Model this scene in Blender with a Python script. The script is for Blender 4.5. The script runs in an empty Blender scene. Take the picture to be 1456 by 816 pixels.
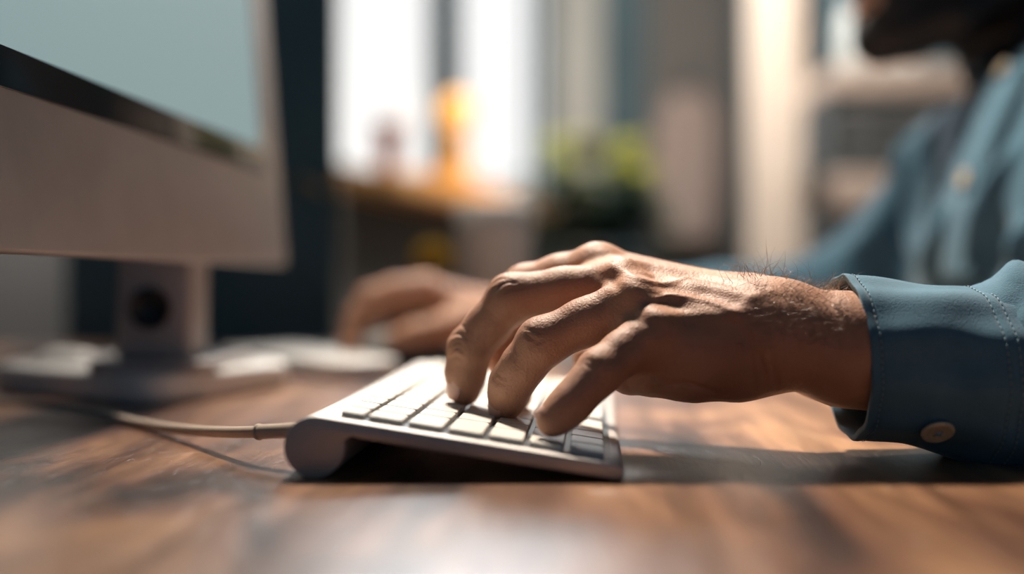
import bpy, math, random
import numpy as np
from mathutils import Vector, Matrix

# ------------------------------------------------------------------ camera, world, lights
TZ = 0.74                       # desk top height
EYE = 0.0755                    # eye height above the desk
F = 1612.0                      # focal length in px of a 1456 wide frame
HY = 397.0                      # horizon row
CAM = np.array([0.0, 0.0, TZ + EYE])
scn = bpy.context.scene
C = scn.collection
cd = bpy.data.cameras.new('camera'); co = bpy.data.objects.new('camera', cd); C.objects.link(co)
co.location = CAM; co.rotation_euler = (math.pi / 2, 0, 0)
cd.sensor_width = 36; cd.lens = 36 * F / 1456; cd.shift_y = -(408 - HY) / 1456
cd.clip_start = 0.01; cd.clip_end = 60
cd.dof.use_dof = True; cd.dof.focus_distance = 0.475; cd.dof.aperture_fstop = 1.9
scn.camera = co
scn.view_settings.view_transform = 'Standard'; scn.view_settings.look = 'None'
scn.view_settings.gamma = 1.0; scn.view_settings.use_curve_mapping = False
scn.view_settings.exposure = 0.0
w = bpy.data.worlds.new('world'); scn.world = w; w.use_nodes = True
wb = w.node_tree.nodes['Background']; wb.inputs[0].default_value = (0.14, 0.36, 0.60, 1); wb.inputs[1].default_value = 0.20

def area(name, loc, target, size, sizey, power, col, spread=180):
    l = bpy.data.lights.new(name, 'AREA'); l.shape = 'RECTANGLE'; l.size = size; l.size_y = sizey
    l.energy = power; l.color = col; l.spread = math.radians(spread)
    o = bpy.data.objects.new(name, l); C.objects.link(o); o.location = loc
    d = Vector(target) - Vector(loc); o.rotation_euler = d.to_track_quat('-Z', 'Y').to_euler()
    return o
KEY = area('ceiling_light', (-0.10, 1.22, TZ + 1.30), (0.16, 0.66, TZ), 0.18, 0.18, 4.6, (1.0, 0.87, 0.73), 44)
WIN = area('window_daylight', (0.02, 3.3, TZ + 1.62), (0.55, 1.1, TZ - 0.1), 0.7, 0.5, 34.0, (0.93, 0.97, 1.0))
WIN.data.specular_factor = .2
WALL = area('wall_fill_light', (-0.625, 1.56, TZ + 0.75), (-0.69, 1.60, TZ), 0.08, 0.08, 5.0, (1.0, 0.90, 0.84), 90)  # unseen fill light added to brighten the wall beside the cabinet
BACK = area('back_fill_light', (0.45, 2.3, TZ + 1.7), (0.75, 4.0, TZ + 0.5), 0.5, 0.5, 44.0, (1.0, 0.87, 0.77))  # unseen fill light added to lift the pillar and back wall

# ------------------------------------------------------------------ helpers
def rot_z(a): return np.array([[math.cos(a), -math.sin(a), 0], [math.sin(a), math.cos(a), 0], [0, 0, 1]])
def P(px, py, d):               # the point seen at (px, py) that stands d metres in front of the camera
    return np.array([d * (px - 728) / F, d, TZ + EYE - d * (py - HY) / F])
def T(x, y, z): return np.array([x, y, TZ + z])

def mesh_obj(name, verts, faces, m, parent=None, smooth=True, mods=()):
    me = bpy.data.meshes.new(name)
    me.from_pydata([tuple(map(float, v)) for v in verts], [], [tuple(f) for f in faces]); me.update()
    if smooth: me.shade_smooth()
    if m: me.materials.append(m)
    o = bpy.data.objects.new(name, me); C.objects.link(o)
    if parent: o.parent = parent
    for kind, kw in mods:
        md = o.modifiers.new(kind.lower(), kind)
        for k, v in kw.items(): setattr(md, k, v)
    return o
def fast_mesh(name, V, Q, m, parent=None):
    me = bpy.data.meshes.new(name); n = len(V); q = len(Q)
    me.vertices.add(n); me.vertices.foreach_set('co', V.astype(np.float32).ravel())
    me.loops.add(q * 4); me.loops.foreach_set('vertex_index', Q.astype(np.int32).ravel())
    me.polygons.add(q); me.polygons.foreach_set('loop_start', np.arange(0, q * 4, 4, dtype=np.int32))
    me.update(calc_edges=True); me.validate(); me.shade_smooth()
    if m: me.materials.append(m)
    o = bpy.data.objects.new(name, me); C.objects.link(o)
    if parent: o.parent = parent
    return o
def empty(name, loc, label=None, cat=None, group=None, rz=0):
    o = bpy.data.objects.new(name, None); C.objects.link(o); o.location = loc; o.rotation_euler = (0, 0, rz)
    o.empty_display_size = 0.02
    if label: tag(o, label, cat, group)
    return o
def tag(o, label=None, cat=None, group=None, kind=None):
    if label: o['label'] = label
    if cat: o['category'] = cat
    if group: o['group'] = group
    if kind: o['kind'] = kind
    return o
def struct(o): o['kind'] = 'structure'; return o
class MB:
    def __init__(s): s.v = []; s.f = []
    def box(s, a, b, M=None):
        i = len(s.v); (x0, y0, z0), (x1, y1, z1) = a, b
        p = [(x0, y0, z0), (x1, y0, z0), (x1, y1, z0), (x0, y1, z0), (x0, y0, z1), (x1, y0, z1), (x1, y1, z1), (x0, y1, z1)]
        if M is not None: p = [tuple(np.asarray(M) @ np.array(q)) for q in p]
        s.v += p
        s.f += [tuple(i + k for k in q) for q in ((0, 3, 2, 1), (4, 5, 6, 7), (0, 1, 5, 4), (1, 2, 6, 5), (2, 3, 7, 6), (3, 0, 4, 7))]
        return s
    def loft(s, rings, cap=True):
        i = len(s.v); n = len(rings[0])
        for r in rings: s.v += [tuple(p) for p in r]
        for k in range(len(rings) - 1):
            for j in range(n):
                a = i + k * n + j; b = i + k * n + (j + 1) % n
                s.f.append((a, b, b + n, a + n))
        if cap:
            s.f.append(tuple(i + j for j in reversed(range(n)))); s.f.append(tuple(i + (len(rings) - 1) * n + j for j in range(n)))
        return s
    def lathe(s, prof, c=(0, 0, 0), n=32, cap=True):
        return s.loft([[(c[0] + r * math.cos(2 * math.pi * j / n), c[1] + r * math.sin(2 * math.pi * j / n), c[2] + z) for j in range(n)] for r, z in prof], cap)
    def tube(s, pts, r, n=8, cap=True):
        pts = [np.array(p, float) for p in pts]; rings = []; up = None
        for k, p in enumerate(pts):
            t = pts[min(k + 1, len(pts) - 1)] - pts[max(k - 1, 0)]; t /= np.linalg.norm(t) + 1e-12
            if up is None: up = np.array([0, 0, 1.]) if abs(t[2]) < .9 else np.array([1., 0, 0])
            up = up - t * np.dot(up, t); up /= np.linalg.norm(up) + 1e-12; sd = np.cross(t, up)
            rr = r[k] if hasattr(r, '__len__') else r
            rings.append([p + rr * (math.cos(2 * math.pi * j / n) * up + math.sin(2 * math.pi * j / n) * sd) for j in range(n)])
        return s.loft(rings, cap)
    def build(s, name, m, parent=None, smooth=False, bevel=0, seg=2, mods=()):
        mods = list(mods)
        if bevel: mods.insert(0, ('BEVEL', dict(width=bevel, segments=seg, limit_method='ANGLE', angle_limit=0.6)))
        return mesh_obj(name, s.v, s.f, m, parent, smooth or bool(bevel), mods)
def catmull(pts, n=10):
    pts = [np.array(p, float) for p in pts]; q = [2 * pts[0] - pts[1]] + pts + [2 * pts[-1] - pts[-2]]; out = []
    for i in range(1, len(q) - 2):
        for k in range(n):
            t = k / n; a, b, c, d = q[i - 1:i + 3]
            out.append(.5 * ((2 * b) + (c - a) * t + (2 * a - 5 * b + 4 * c - d) * t * t + (3 * b - a - 3 * c + d) * t ** 3))
    return out + [pts[-1]]

def child(o, par):              # parent o, whose mesh is in room coordinates, without moving it
    q = Vector((0, 0, 0)); p = par
    while p: q += p.location; p = p.parent
    o.parent = par; o.location = -q; return o
# ---- materials
def mat(name, col, rough=.6, metal=0, noise=0, nscale=20, bump=0, bscale=200, spec=.5, sss=0, coat=0, stretch=None, emit=None, es=0, col2=None):
    m = bpy.data.materials.new(name); m.use_nodes = True; nt = m.node_tree; N = nt.nodes; L = nt.links
    b = N['Principled BSDF']; b.inputs['Base Color'].default_value = (*col, 1); b.inputs['Roughness'].default_value = rough
    b.inputs['Metallic'].default_value = metal; b.inputs['Specular IOR Level'].default_value = spec
    if coat: b.inputs['Coat Weight'].default_value = coat; b.inputs['Coat Roughness'].default_value = .15
    if sss:
        b.inputs['Subsurface Weight'].default_value = sss; b.inputs['Subsurface Radius'].default_value = (1, .35, .2); b.inputs['Subsurface Scale'].default_value = .004
    if emit: b.inputs['Emission Color'].default_value = (*emit, 1); b.inputs['Emission Strength'].default_value = es
    tc = N.new('ShaderNodeTexCoord'); src = tc.outputs['Object']
    if stretch:
        mp = N.new('ShaderNodeMapping'); mp.inputs['Scale'].default_value = stretch; L.new(src, mp.inputs[0]); src = mp.outputs[0]
    if noise or col2:
        n = N.new('ShaderNodeTexNoise'); n.inputs['Scale'].default_value = nscale; n.inputs['Detail'].default_value = 5; L.new(src, n.inputs[0])
        r = N.new('ShaderNodeValToRGB'); r.color_ramp.elements[0].position = .32; r.color_ramp.elements[1].position = .68
        c2 = col2 or tuple(min(1, c * (1 + noise)) for c in col)
        c1 = col if col2 else tuple(c * (1 - noise) for c in col)
        r.color_ramp.elements[0].color = (*c1, 1); r.color_ramp.elements[1].color = (*c2, 1)
        L.new(n.outputs[0], r.inputs[0]); L.new(r.outputs[0], b.inputs['Base Color'])
    if bump:
        n = N.new('ShaderNodeTexNoise'); n.inputs['Scale'].default_value = bscale; n.inputs['Detail'].default_value = 4; L.new(src, n.inputs[0])
        bp = N.new('ShaderNodeBump'); bp.inputs['Strength'].default_value = 1; bp.inputs['Distance'].default_value = bump
        L.new(n.outputs[0], bp.inputs['Height']); L.new(bp.outputs[0], b.inputs['Normal'])
    return m
def wood_mat():
    m = bpy.data.materials.new('walnut_desk'); m.use_nodes = True; nt = m.node_tree; N = nt.nodes; L = nt.links; b = N['Principled BSDF']
    tc = N.new('ShaderNodeTexCoord'); mp = N.new('ShaderNodeMapping'); mp.inputs['Rotation'].default_value = (0, 0, math.radians(4)); L.new(tc.outputs['Object'], mp.inputs[0])
    def nz(scale, sc, det=6, dist=0):
        q = N.new('ShaderNodeMapping'); q.inputs['Scale'].default_value = sc; L.new(mp.outputs[0], q.inputs[0])
        n = N.new('ShaderNodeTexNoise'); n.inputs['Scale'].default_value = scale; n.inputs['Detail'].default_value = det; n.inputs['Distortion'].default_value = dist
        L.new(q.outputs[0], n.inputs[0]); return n.outputs[0]
    def mix(a, bb, fac, mode='MIX'):
        x = N.new('ShaderNodeMix'); x.data_type = 'RGBA'; x.blend_type = mode
        for s, v in ((x.inputs[0], fac), (x.inputs[6], a), (x.inputs[7], bb)):
            if hasattr(v, 'node'): L.new(v, s)
            else: s.default_value = v
        return x.outputs[2]
    big = nz(9, (1.6, .45, 1), 5, 1.2); grain = nz(60, (1.0, .07, 1), 8, .4); pores = nz(500, (1, .05, 1), 3)
    r = N.new('ShaderNodeValToRGB'); L.new(big, r.inputs[0]); e = r.color_ramp.elements
    e[0].position = .36; e[0].color = (.040, .018, .013, 1); e[1].position = .72; e[1].color = (.54, .29, .145, 1)
    k = e.new(.48); k.color = (.20, .090, .048, 1)
    r2 = N.new('ShaderNodeValToRGB'); L.new(grain, r2.inputs[0]); r2.color_ramp.elements[0].position = .32; r2.color_ramp.elements[0].color = (.34, .30, .28, 1); r2.color_ramp.elements[1].position = .62; r2.color_ramp.elements[1].color = (1.1, 1.1, 1.1, 1)
    c = mix(r.outputs[0], r2.outputs[0], .85, 'MULTIPLY')
    # plank seams: thin dark grooves along the grain
    sx = N.new('ShaderNodeSeparateXYZ'); L.new(mp.outputs[0], sx.inputs[0])
    L.new(c, b.inputs['Base Color'])
    rr = N.new('ShaderNodeMapRange'); L.new(grain, rr.inputs[0]); rr.inputs[3].default_value = .24; rr.inputs[4].default_value = .40; L.new(rr.outputs[0], b.inputs['Roughness'])
    # fine curved scratches
    sc = nz(26, (1.2, .6, 1), 2, 2.5)
    s1 = N.new('ShaderNodeMath'); s1.operation = 'SUBTRACT'; L.new(sc, s1.inputs[0]); s1.inputs[1].default_value = .5
    s2 = N.new('ShaderNodeMath'); s2.operation = 'ABSOLUTE'; L.new(s1.outputs[0], s2.inputs[0])
    sr = N.new('ShaderNodeMapRange'); L.new(s2.outputs[0], sr.inputs[0]); sr.inputs[1].default_value = 0; sr.inputs[2].default_value = .010; sr.inputs[4].default_value = .5
    ad = N.new('ShaderNodeMath'); ad.operation = 'ADD'; L.new(grain, ad.inputs[0]); L.new(sr.outputs[0], ad.inputs[1])
    ad2 = N.new('ShaderNodeMath'); ad2.operation = 'ADD'; L.new(ad.outputs[0], ad2.inputs[0]); L.new(pores, ad2.inputs[1])
    bp = N.new('ShaderNodeBump'); bp.inputs['Distance'].default_value = .00025; bp.inputs['Strength'].default_value = .8
    L.new(ad2.outputs[0], bp.inputs['Height']); L.new(bp.outputs[0], b.inputs['Normal'])
    b.inputs['Specular IOR Level'].default_value = .55
    b.inputs['Coat Weight'].default_value = .35; b.inputs['Coat Roughness'].default_value = .27
    return m
def skin_mat(name, c1, c2, sss=.12):
    m = mat(name, c1, rough=.56, sss=sss, col2=c2, nscale=28, spec=.35)
    nt = m.node_tree; N = nt.nodes; L = nt.links; b = N['Principled BSDF']; tc = N.new('ShaderNodeTexCoord')
    v = N.new('ShaderNodeTexVoronoi'); v.feature = 'DISTANCE_TO_EDGE'; v.inputs['Scale'].default_value = 620; L.new(tc.outputs['Object'], v.inputs[0])
    n = N.new('ShaderNodeTexNoise'); n.inputs['Scale'].default_value = 260; n.inputs['Detail'].default_value = 6; L.new(tc.outputs['Object'], n.inputs[0])
    mp = N.new('ShaderNodeMapping'); mp.inputs['Scale'].default_value = (1.0, .3, .35); L.new(tc.outputs['Object'], mp.inputs[0])
    n2 = N.new('ShaderNodeTexNoise'); n2.inputs['Scale'].default_value = 420; n2.inputs['Detail'].default_value = 3; n2.inputs['Distortion'].default_value = .8; L.new(mp.outputs[0], n2.inputs[0])
    a = N.new('ShaderNodeMath'); a.operation = 'MULTIPLY_ADD'; L.new(v.outputs['Distance'], a.inputs[0]); a.inputs[1].default_value = 1.0; L.new(n.outputs[0], a.inputs[2])
    a2 = N.new('ShaderNodeMath'); a2.operation = 'ADD'; L.new(a.outputs[0], a2.inputs[0]); L.new(n2.outputs[0], a2.inputs[1])
    bp = N.new('ShaderNodeBump'); bp.inputs['Distance'].default_value = .0004; bp.inputs['Strength'].default_value = .6
    L.new(a2.outputs[0], bp.inputs['Height']); L.new(bp.outputs[0], b.inputs['Normal'])
    return m
def cloth_mat(name, c, c2):
    m = mat(name, c, rough=.85, col2=c2, nscale=60, spec=.2)
    nt = m.node_tree; N = nt.nodes; L = nt.links; b = N['Principled BSDF']; tc = N.new('ShaderNodeTexCoord')
    b.inputs['Sheen Weight'].default_value = .25; b.inputs['Sheen Roughness'].default_value = .4
    n = N.new('ShaderNodeTexNoise'); n.inputs['Scale'].default_value = 1500; n.inputs['Detail'].default_value = 2; L.new(tc.outputs['Object'], n.inputs[0])
    bp = N.new('ShaderNodeBump'); bp.inputs['Distance'].default_value = .00025; L.new(n.outputs[0], bp.inputs['Height']); L.new(bp.outputs[0], b.inputs['Normal'])
    return m
M = dict(
    wood=wood_mat(),
    skin=skin_mat('skin', (.38, .195, .125), (.52, .285, .185), .07),
    nail=mat('fingernail', (.66, .40, .32), rough=.28, sss=.1),
    hair=mat('dark_hair', (.012, .009, .008), rough=.5, noise=.3, nscale=300, bump=.001, bscale=400),
    armhair=mat('arm_hair', (.32, .22, .15), rough=.3),
    shirt=cloth_mat('blue_chambray', (.065, .155, .225), (.09, .195, .27)),
    thread=mat('pale_thread', (.24, .38, .44), rough=.8),
    button=mat('cream_button', (.62, .50, .34), rough=.35, noise=.08, nscale=300),
    alu=mat('brushed_aluminium', (.50, .47, .45), rough=.55, metal=.5, noise=.04, nscale=60, bump=.00003, bscale=900),
    aluc=mat('monitor_aluminium', (.44, .41, .40), rough=.5, metal=.35, noise=.05, nscale=30),
    key=mat('white_key', (.66, .62, .56), rough=.6, noise=.02, nscale=60),
    well=mat('key_well', (.10, .12, .14), rough=.3),
    cable=mat('beige_cable', (.52, .42, .34), rough=.5, noise=.04, nscale=100),
    bezel=mat('black_glass_bezel', (.010, .013, .018), rough=.12),
    screen=mat('lit_screen', (.05, .06, .06), rough=.5, emit=(.30, .43, .44), es=.72),
    white=mat('white_plastic', (.80, .79, .77), rough=.35, noise=.03, nscale=20),
    paleg=mat('pale_grey_plastic', (.45, .45, .44), rough=.4, noise=.03, nscale=20),
    black=mat('black_plastic', (.012, .018, .024), rough=.35),
    cabinet=mat('teal_lacquer', (.078, .158, .180), rough=.45, noise=.15, nscale=5),
    brass=mat('pale_brass', (.70, .55, .36), rough=.35, metal=.6),
    wall=mat('grey_plaster', (.17, .17, .165), rough=.9, noise=.05, nscale=6, bump=.001, bscale=60),
    wallb=mat('teal_plaster', (.085, .14, .165), rough=.9, noise=.06, nscale=4, bump=.001, bscale=60),
    cream=mat('cream_plaster', (.74, .64, .54), rough=.9, noise=.03, nscale=4),
    curtain=mat('pale_curtain', (.56, .58, .56), rough=.9, noise=.05, nscale=10),
    floor=mat('floor_boards', (.16, .10, .07), rough=.5, noise=.25, nscale=6, stretch=(8, 1, 1)),
    ceil=mat('ceiling_paint', (.40, .42, .42), rough=.9, noise=.02),
    frame=mat('dark_window_frame', (.015, .030, .040), rough=.5, noise=.1),
    sky=mat('bright_overcast_daylight', (.8, .8, .8), rough=1, emit=(1.0, .975, .93), es=1.12),
    sill=mat('orange_wood_sill', (.85, .42, .15), rough=.5, col2=(.95, .55, .22), nscale=4, stretch=(1, 6, 6)),
    terra=mat('terracotta', (.30, .075, .04), rough=.8, noise=.1, nscale=30),
    glaze=mat('amber_glass', (.95, .48, .10), rough=.2, noise=.1),
    glow=mat('lit_amber_globe', (.9, .45, .1), rough=.3, emit=(1.0, .50, .10), es=.9),
    pot=mat('pale_ceramic', (.74, .74, .68), rough=.4, noise=.04),
    leafy=mat('yellow_green_leaf', (.50, .55, .04), rough=.5, col2=(.70, .66, .06), nscale=8),
    leafd=mat('dark_green_leaf', (.03, .07, .045), rough=.5, col2=(.05, .11, .06), nscale=8),
    flower=mat('yellow_flower', (.70, .44, .07), rough=.6, noise=.1),
    petal=mat('cream_flower', (.72, .70, .50), rough=.6, noise=.05),
    blush=mat('blush_fabric', (.33, .27, .245), rough=.95, noise=.06, nscale=20),
    dboard=mat('charcoal_card', (.035, .045, .050), rough=.7, noise=.2, nscale=10),
    shelfw=mat('beige_shelf_board', (.46, .37, .31), rough=.7, noise=.05),
    glass=mat('pale_jar', (.62, .66, .64), rough=.2, noise=.03),
    soil=mat('soil', (.03, .02, .015), rough=.95, noise=.3, nscale=80),
)

for k in ('leafy', 'leafd', 'petal', 'flower'):     # thin leaves and petals let light through
    nt = M[k].node_tree; b = nt.nodes['Principled BSDF']; t = nt.nodes.new('ShaderNodeBsdfTranslucent'); mx = nt.nodes.new('ShaderNodeMixShader'); mx.inputs[0].default_value = .45
    src = b.inputs['Base Color'].links[0].from_socket if b.inputs['Base Color'].links else None
    if src: nt.links.new(src, t.inputs[0])
    nt.links.new(b.outputs[0], mx.inputs[1]); nt.links.new(t.outputs[0], mx.inputs[2]); nt.links.new(mx.outputs[0], nt.nodes['Material Output'].inputs[0])

# ---- signed distance modelling: limbs as tapered capsules, blended, then meshed with surface nets
def seg(p, a, b, ra, rb):
    a = np.asarray(a, np.float32); b = np.asarray(b, np.float32); ab = b - a; q = p - a
    t = np.clip((q @ ab) / (ab @ ab + 1e-12), 0, 1).astype(np.float32)
    q = q - t[:, None] * ab
    return np.sqrt((q * q).sum(1)) - (ra + (rb - ra) * t)
def ell(p, c, r, R=None):
    q = (p - np.asarray(c, np.float32))
    if R is not None: q = q @ np.asarray(R, np.float32)
    r = np.asarray(r, np.float32); k0 = np.sqrt(((q / r) ** 2).sum(1)); k1 = np.sqrt(((q / (r * r)) ** 2).sum(1)) + 1e-9
    return k0 * (k0 - 1) / k1
def smin(a, b, k):
    h = np.clip(.5 + .5 * (b - a) / k, 0, 1); return b * (1 - h) + a * h - k * h * (1 - h)
def smax(a, b, k): return -smin(-a, -b, k)
def chain(p, pts, k=.003):      # pts: (xyz, radius)
    d = None
    for (a, ra), (b, rb) in zip(pts[:-1], pts[1:]):
        e = seg(p, a, b, ra, rb); d = e if d is None else smin(d, e, k)
    return d
def grad(f, V, e=3e-4):
    g = np.stack([f(V + np.eye(3, dtype=np.float32)[i] * e) - f(V - np.eye(3, dtype=np.float32)[i] * e) for i in range(3)], 1)
    return g / (np.linalg.norm(g, axis=1)[:, None] + 1e-12)
def surfnet(f, lo, hi, h, newton=2):
    lo = np.asarray(lo, float); hi = np.asarray(hi, float); n = np.ceil((hi - lo) / h).astype(int) + 1
    xs = [(lo[i] + h * np.arange(n[i])).astype(np.float32) for i in range(3)]
    val = np.empty(n, np.float32); step = max(1, int(600000 / (n[1] * n[2])))
    for i in range(0, n[0], step):
        g = np.stack(np.meshgrid(xs[0][i:i + step], xs[1], xs[2], indexing='ij'), -1).reshape(-1, 3)
        val[i:i + step] = f(g).reshape(-1, n[1], n[2])
    val[0] = abs(val[0]) + 1e-5; val[-1] = abs(val[-1]) + 1e-5; val[:, 0] = abs(val[:, 0]) + 1e-5; val[:, -1] = abs(val[:, -1]) + 1e-5
    val[:, :, 0] = abs(val[:, :, 0]) + 1e-5; val[:, :, -1] = abs(val[:, :, -1]) + 1e-5
    s = val < 0; m = n - 1; cnt = np.zeros(m, np.int8)
    for dx in (0, 1):
        for dy in (0, 1):
            for dz in (0, 1): cnt += s[dx:dx + m[0], dy:dy + m[1], dz:dz + m[2]]
    act = np.argwhere((cnt > 0) & (cnt < 8)); idx = -np.ones(m, np.int64); idx[tuple(act.T)] = np.arange(len(act))
    acc = np.zeros((len(act), 3)); num = np.zeros(len(act))
    cor = [(a, b, c) for a in (0, 1) for b in (0, 1) for c in (0, 1)]
    for a in cor:
        for ax in range(3):
            if a[ax]: continue
            b = list(a); b[ax] = 1
            va = val[tuple((act + a).T)]; vb = val[tuple((act + b).T)]; cr = (va < 0) != (vb < 0)
            t = np.where(cr, va / np.where(cr, va - vb, 1), 0); p = np.repeat([a], len(act), 0).astype(float); p[:, ax] += t
            acc[cr] += p[cr]; num[cr] += 1
    V = (lo + h * (act + acc / num[:, None])).astype(np.float32)
    Q = []
    for ax in range(3):
        sl0 = [slice(None)] * 3; sl1 = [slice(None)] * 3; sl0[ax] = slice(0, -1); sl1[ax] = slice(1, None)
        e0 = s[tuple(sl0)]; e1 = s[tuple(sl1)]; o1, o2 = [(1, 2), (2, 0), (0, 1)][ax]
        for inside in (True, False):
            E = np.argwhere((e0 != e1) & (e0 == inside)); E = E[(E[:, o1] > 0) & (E[:, o2] > 0) & (E[:, o1] < n[o1] - 1) & (E[:, o2] < n[o2] - 1)]
            def cell(d1, d2):
                q = E.copy(); q[:, o1] -= d1; q[:, o2] -= d2; return idx[tuple(q.T)]
            q = np.stack([cell(1, 1), cell(0, 1), cell(0, 0), cell(1, 0)], 1)
            Q.append(q if inside else q[:, ::-1])
    Q = np.concatenate(Q)
    for _ in range(newton):
        V = V - (np.clip(f(V), -h, h) * .9)[:, None] * grad(f, V)
    return V, Q
def ray_hit(f, pix, d0, d1):    # pixels -> points on the surface f
    pix = np.array(pix, float); dr = np.stack([(pix[:, 0] - 728) / F, np.ones(len(pix)), -(pix[:, 1] - HY) / F], 1); L = np.linalg.norm(dr, axis=1)
    t = np.full(len(pix), d0)
    for _ in range(120):
        v = f((CAM + dr * t[:, None]).astype(np.float32)); t = np.minimum(t + np.maximum(v, 1e-6) / L * .8, d1)
    return CAM + dr * t[:, None], t < d1 - 1e-4
def poly_dist(V, pts):
    d = np.full(len(V), 1e9, np.float32); tt = np.zeros(len(V), np.float32); n = len(pts) - 1
    lo = np.min(pts, 0) - .02; hi = np.max(pts, 0) + .02
    k = np.all((V > lo) & (V < hi), 1); W = V[k]; dk = np.full(len(W), 1e9, np.float32); tk = np.zeros(len(W), np.float32)
    for i in range(n):
        a = pts[i].astype(np.float32); ab = (pts[i + 1] - pts[i]).astype(np.float32); q = W - a
        t = np.clip((q @ ab) / (ab @ ab + 1e-12), 0, 1); e = np.linalg.norm(q - t[:, None] * ab, axis=1); b = e < dk
        dk[b] = e[b]; tk[b] = (i + t[b]) / n
    d[k] = dk; tt[k] = tk; return d, tt
def marks(f, V, N, lst, d0, d1, dens=8):
    out = np.zeros(len(V), np.float32)
    for pix, amp, wid in lst:
        c = catmull([(a, b, 0) for a, b in pix], dens); pts, ok = ray_hit(f, [(q[0], q[1]) for q in c], d0, d1); pts = pts[ok]
        if len(pts) < 2: continue
        d, t = poly_dist(V, pts); taper = np.sin(np.pi * np.clip(t * .9 + .05, 0, 1)) ** .6
        out += amp * taper * np.exp(-(d / wid) ** 2)
    return V + N * out[:, None]
def vnoise(p, s, seed=0):       # cheap smooth noise from sines
    r = np.random.RandomState(seed); o = np.zeros(len(p), np.float32)
    for i in range(6):
        k = r.normal(size=3); k = k / np.linalg.norm(k) * s * (0.7 + .6 * r.rand()); o += np.sin(p @ k.astype(np.float32) + r.rand() * 6.28).astype(np.float32)
    return o / 6

# ------------------------------------------------------------------ the room
A0 = np.array([-0.40, 2.6]); SU = np.array([.268, .963]); NU = np.array([.963, -.268])
def WL(s, n, z): q = A0 + SU * s + NU * n; return (q[0], q[1], z)
def wall_box(mb, s0, s1, n0, n1, z0, z1):
    i = len(mb.v); mb.v += [WL(s, n, z) for z in (z0, z1) for s, n in ((s0, n0), (s0, n1), (s1, n1), (s1, n0))]
    mb.f += [tuple(i + k for k in q) for q in ((0, 3, 2, 1), (4, 5, 6, 7), (0, 1, 5, 4), (1, 2, 6, 5), (2, 3, 7, 6), (3, 0, 4, 7))]
    return mb
CE = 2.6
S1 = 1.90; ZB = TZ + .325; ZT = 2.25
mb = MB(); wall_box(mb, -3.6, 0, -.04, 0, 0, CE); wall_box(mb, 0, S1, -.04, 0, 0, ZB); wall_box(mb, 0, S1, -.04, 0, ZT, CE)
struct(mb.build('wall_left', M['wall']))
struct(MB().box((.112, 4.43, 0), (2.7, 4.50, CE)).build('wall_back', M['wallb']))
struct(MB().box((2.6, -.9, 0), (2.75, 4.5, CE)).build('wall_right', M['wall']))
struct(MB().box((-1.6, -.9, -.05), (2.75, 4.6, 0)).build('floor', M['floor']))
struct(MB().box((-1.6, -.9, CE), (2.75, 4.6, CE + .05)).build('ceiling', M['ceil']))
struct(MB().box((.13, 4.41, 0), (2.6, 4.43, .1)).build('baseboard_back', M['cream']))
glass = bpy.data.materials.new('window_glass'); glass.use_nodes = True
gn = glass.node_tree.nodes; gl = glass.node_tree.links; mx = gn.new('ShaderNodeMixShader'); tr = gn.new('ShaderNodeBsdfTransparent'); gs = gn.new('ShaderNodeBsdfGlossy')
gs.inputs['Roughness'].default_value = .03; mx.inputs[0].default_value = .06; gl.new(tr.outputs[0], mx.inputs[1]); gl.new(gs.outputs[0], mx.inputs[2]); gl.new(mx.outputs[0], gn['Material Output'].inputs[0])
for k, (s0, s1) in enumerate(((0.0, .745), (.90, 1.885))):
    r = empty('window_%d' % (k + 1), WL(s0, 0, ZB)); struct(r)
    mb = MB(); t = .022
    wall_box(mb, s0, s0 + t, -.038, -.012, ZB, ZT); wall_box(mb, s1 - t, s1, -.038, -.012, ZB, ZT); wall_box(mb, s0, s1, -.038, -.012, ZB, ZB + t); wall_box(mb, s0, s1, -.038, -.012, ZT - t, ZT)
    f = child(mb.build('window_frame', M['frame']), r)
    child(wall_box(MB(), s0 + t, s1 - t, -.027, -.024, ZB + t, ZT - t).build('pane', glass), r)
struct(wall_box(MB(), .745, .90, -.038, .004, ZB, ZT).build('trim_1', M['frame']))
struct(wall_box(MB(), 0.01, S1 - .03, -.038, .14, ZB - .05, ZB).build('trim_2', M['sill'], bevel=.006))
struct(wall_box(MB(), .81, S1 - .03, -.011, .03, ZB, ZB + .06).build('trim_3', M['sill'], bevel=.006))
struct(wall_box(MB(), -1.2, 14, -1.3, -1.28, -.5, 7).build('sky', M['sky']))

# lamp panel that carries the key light; also houses the two added fill lights
def lamp(name, light, label, wdt):
    r = empty(name, light.location, label, 'ceiling lamp'); L = Vector(light.location)
    d = light.rotation_euler.to_quaternion()
    def tr(p): q = d @ Vector(p); return (q.x, q.y, q.z)
    mb = MB(); s = wdt / 2
    mb.box((-s - .03, -s - .03, .012), (s + .03, s + .03, .035)); mb.box((-s - .03, -s - .03, -.02), (-s - .01, s + .03, .012)); mb.box((s + .01, -s - .03, -.02), (s + .03, s + .03, .012))
    mb.box((-s, -s - .03, -.02), (s, -s - .01, .012)); mb.box((-s, s + .01, -.02), (s, s + .03, .012)); mb.v = [tr(p) for p in mb.v]
    mb.build('lamp_housing', M['aluc'], r)
    MB().tube([(0, 0, .02), (0, 0, CE - L.z)], .006, 10).build('suspension_rod', M['black'], r)
lamp('key_or_fill_lamp', KEY, 'square aluminium lamp hung over the desk behind the monitor', .30)
lamp('key_or_fill_lamp', WALL, 'small square housing of an added fill light between the teal cabinet and the wall', .08)
lamp('key_or_fill_lamp', BACK, 'square housing of an added fill light near the back wall', .50)

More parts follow.
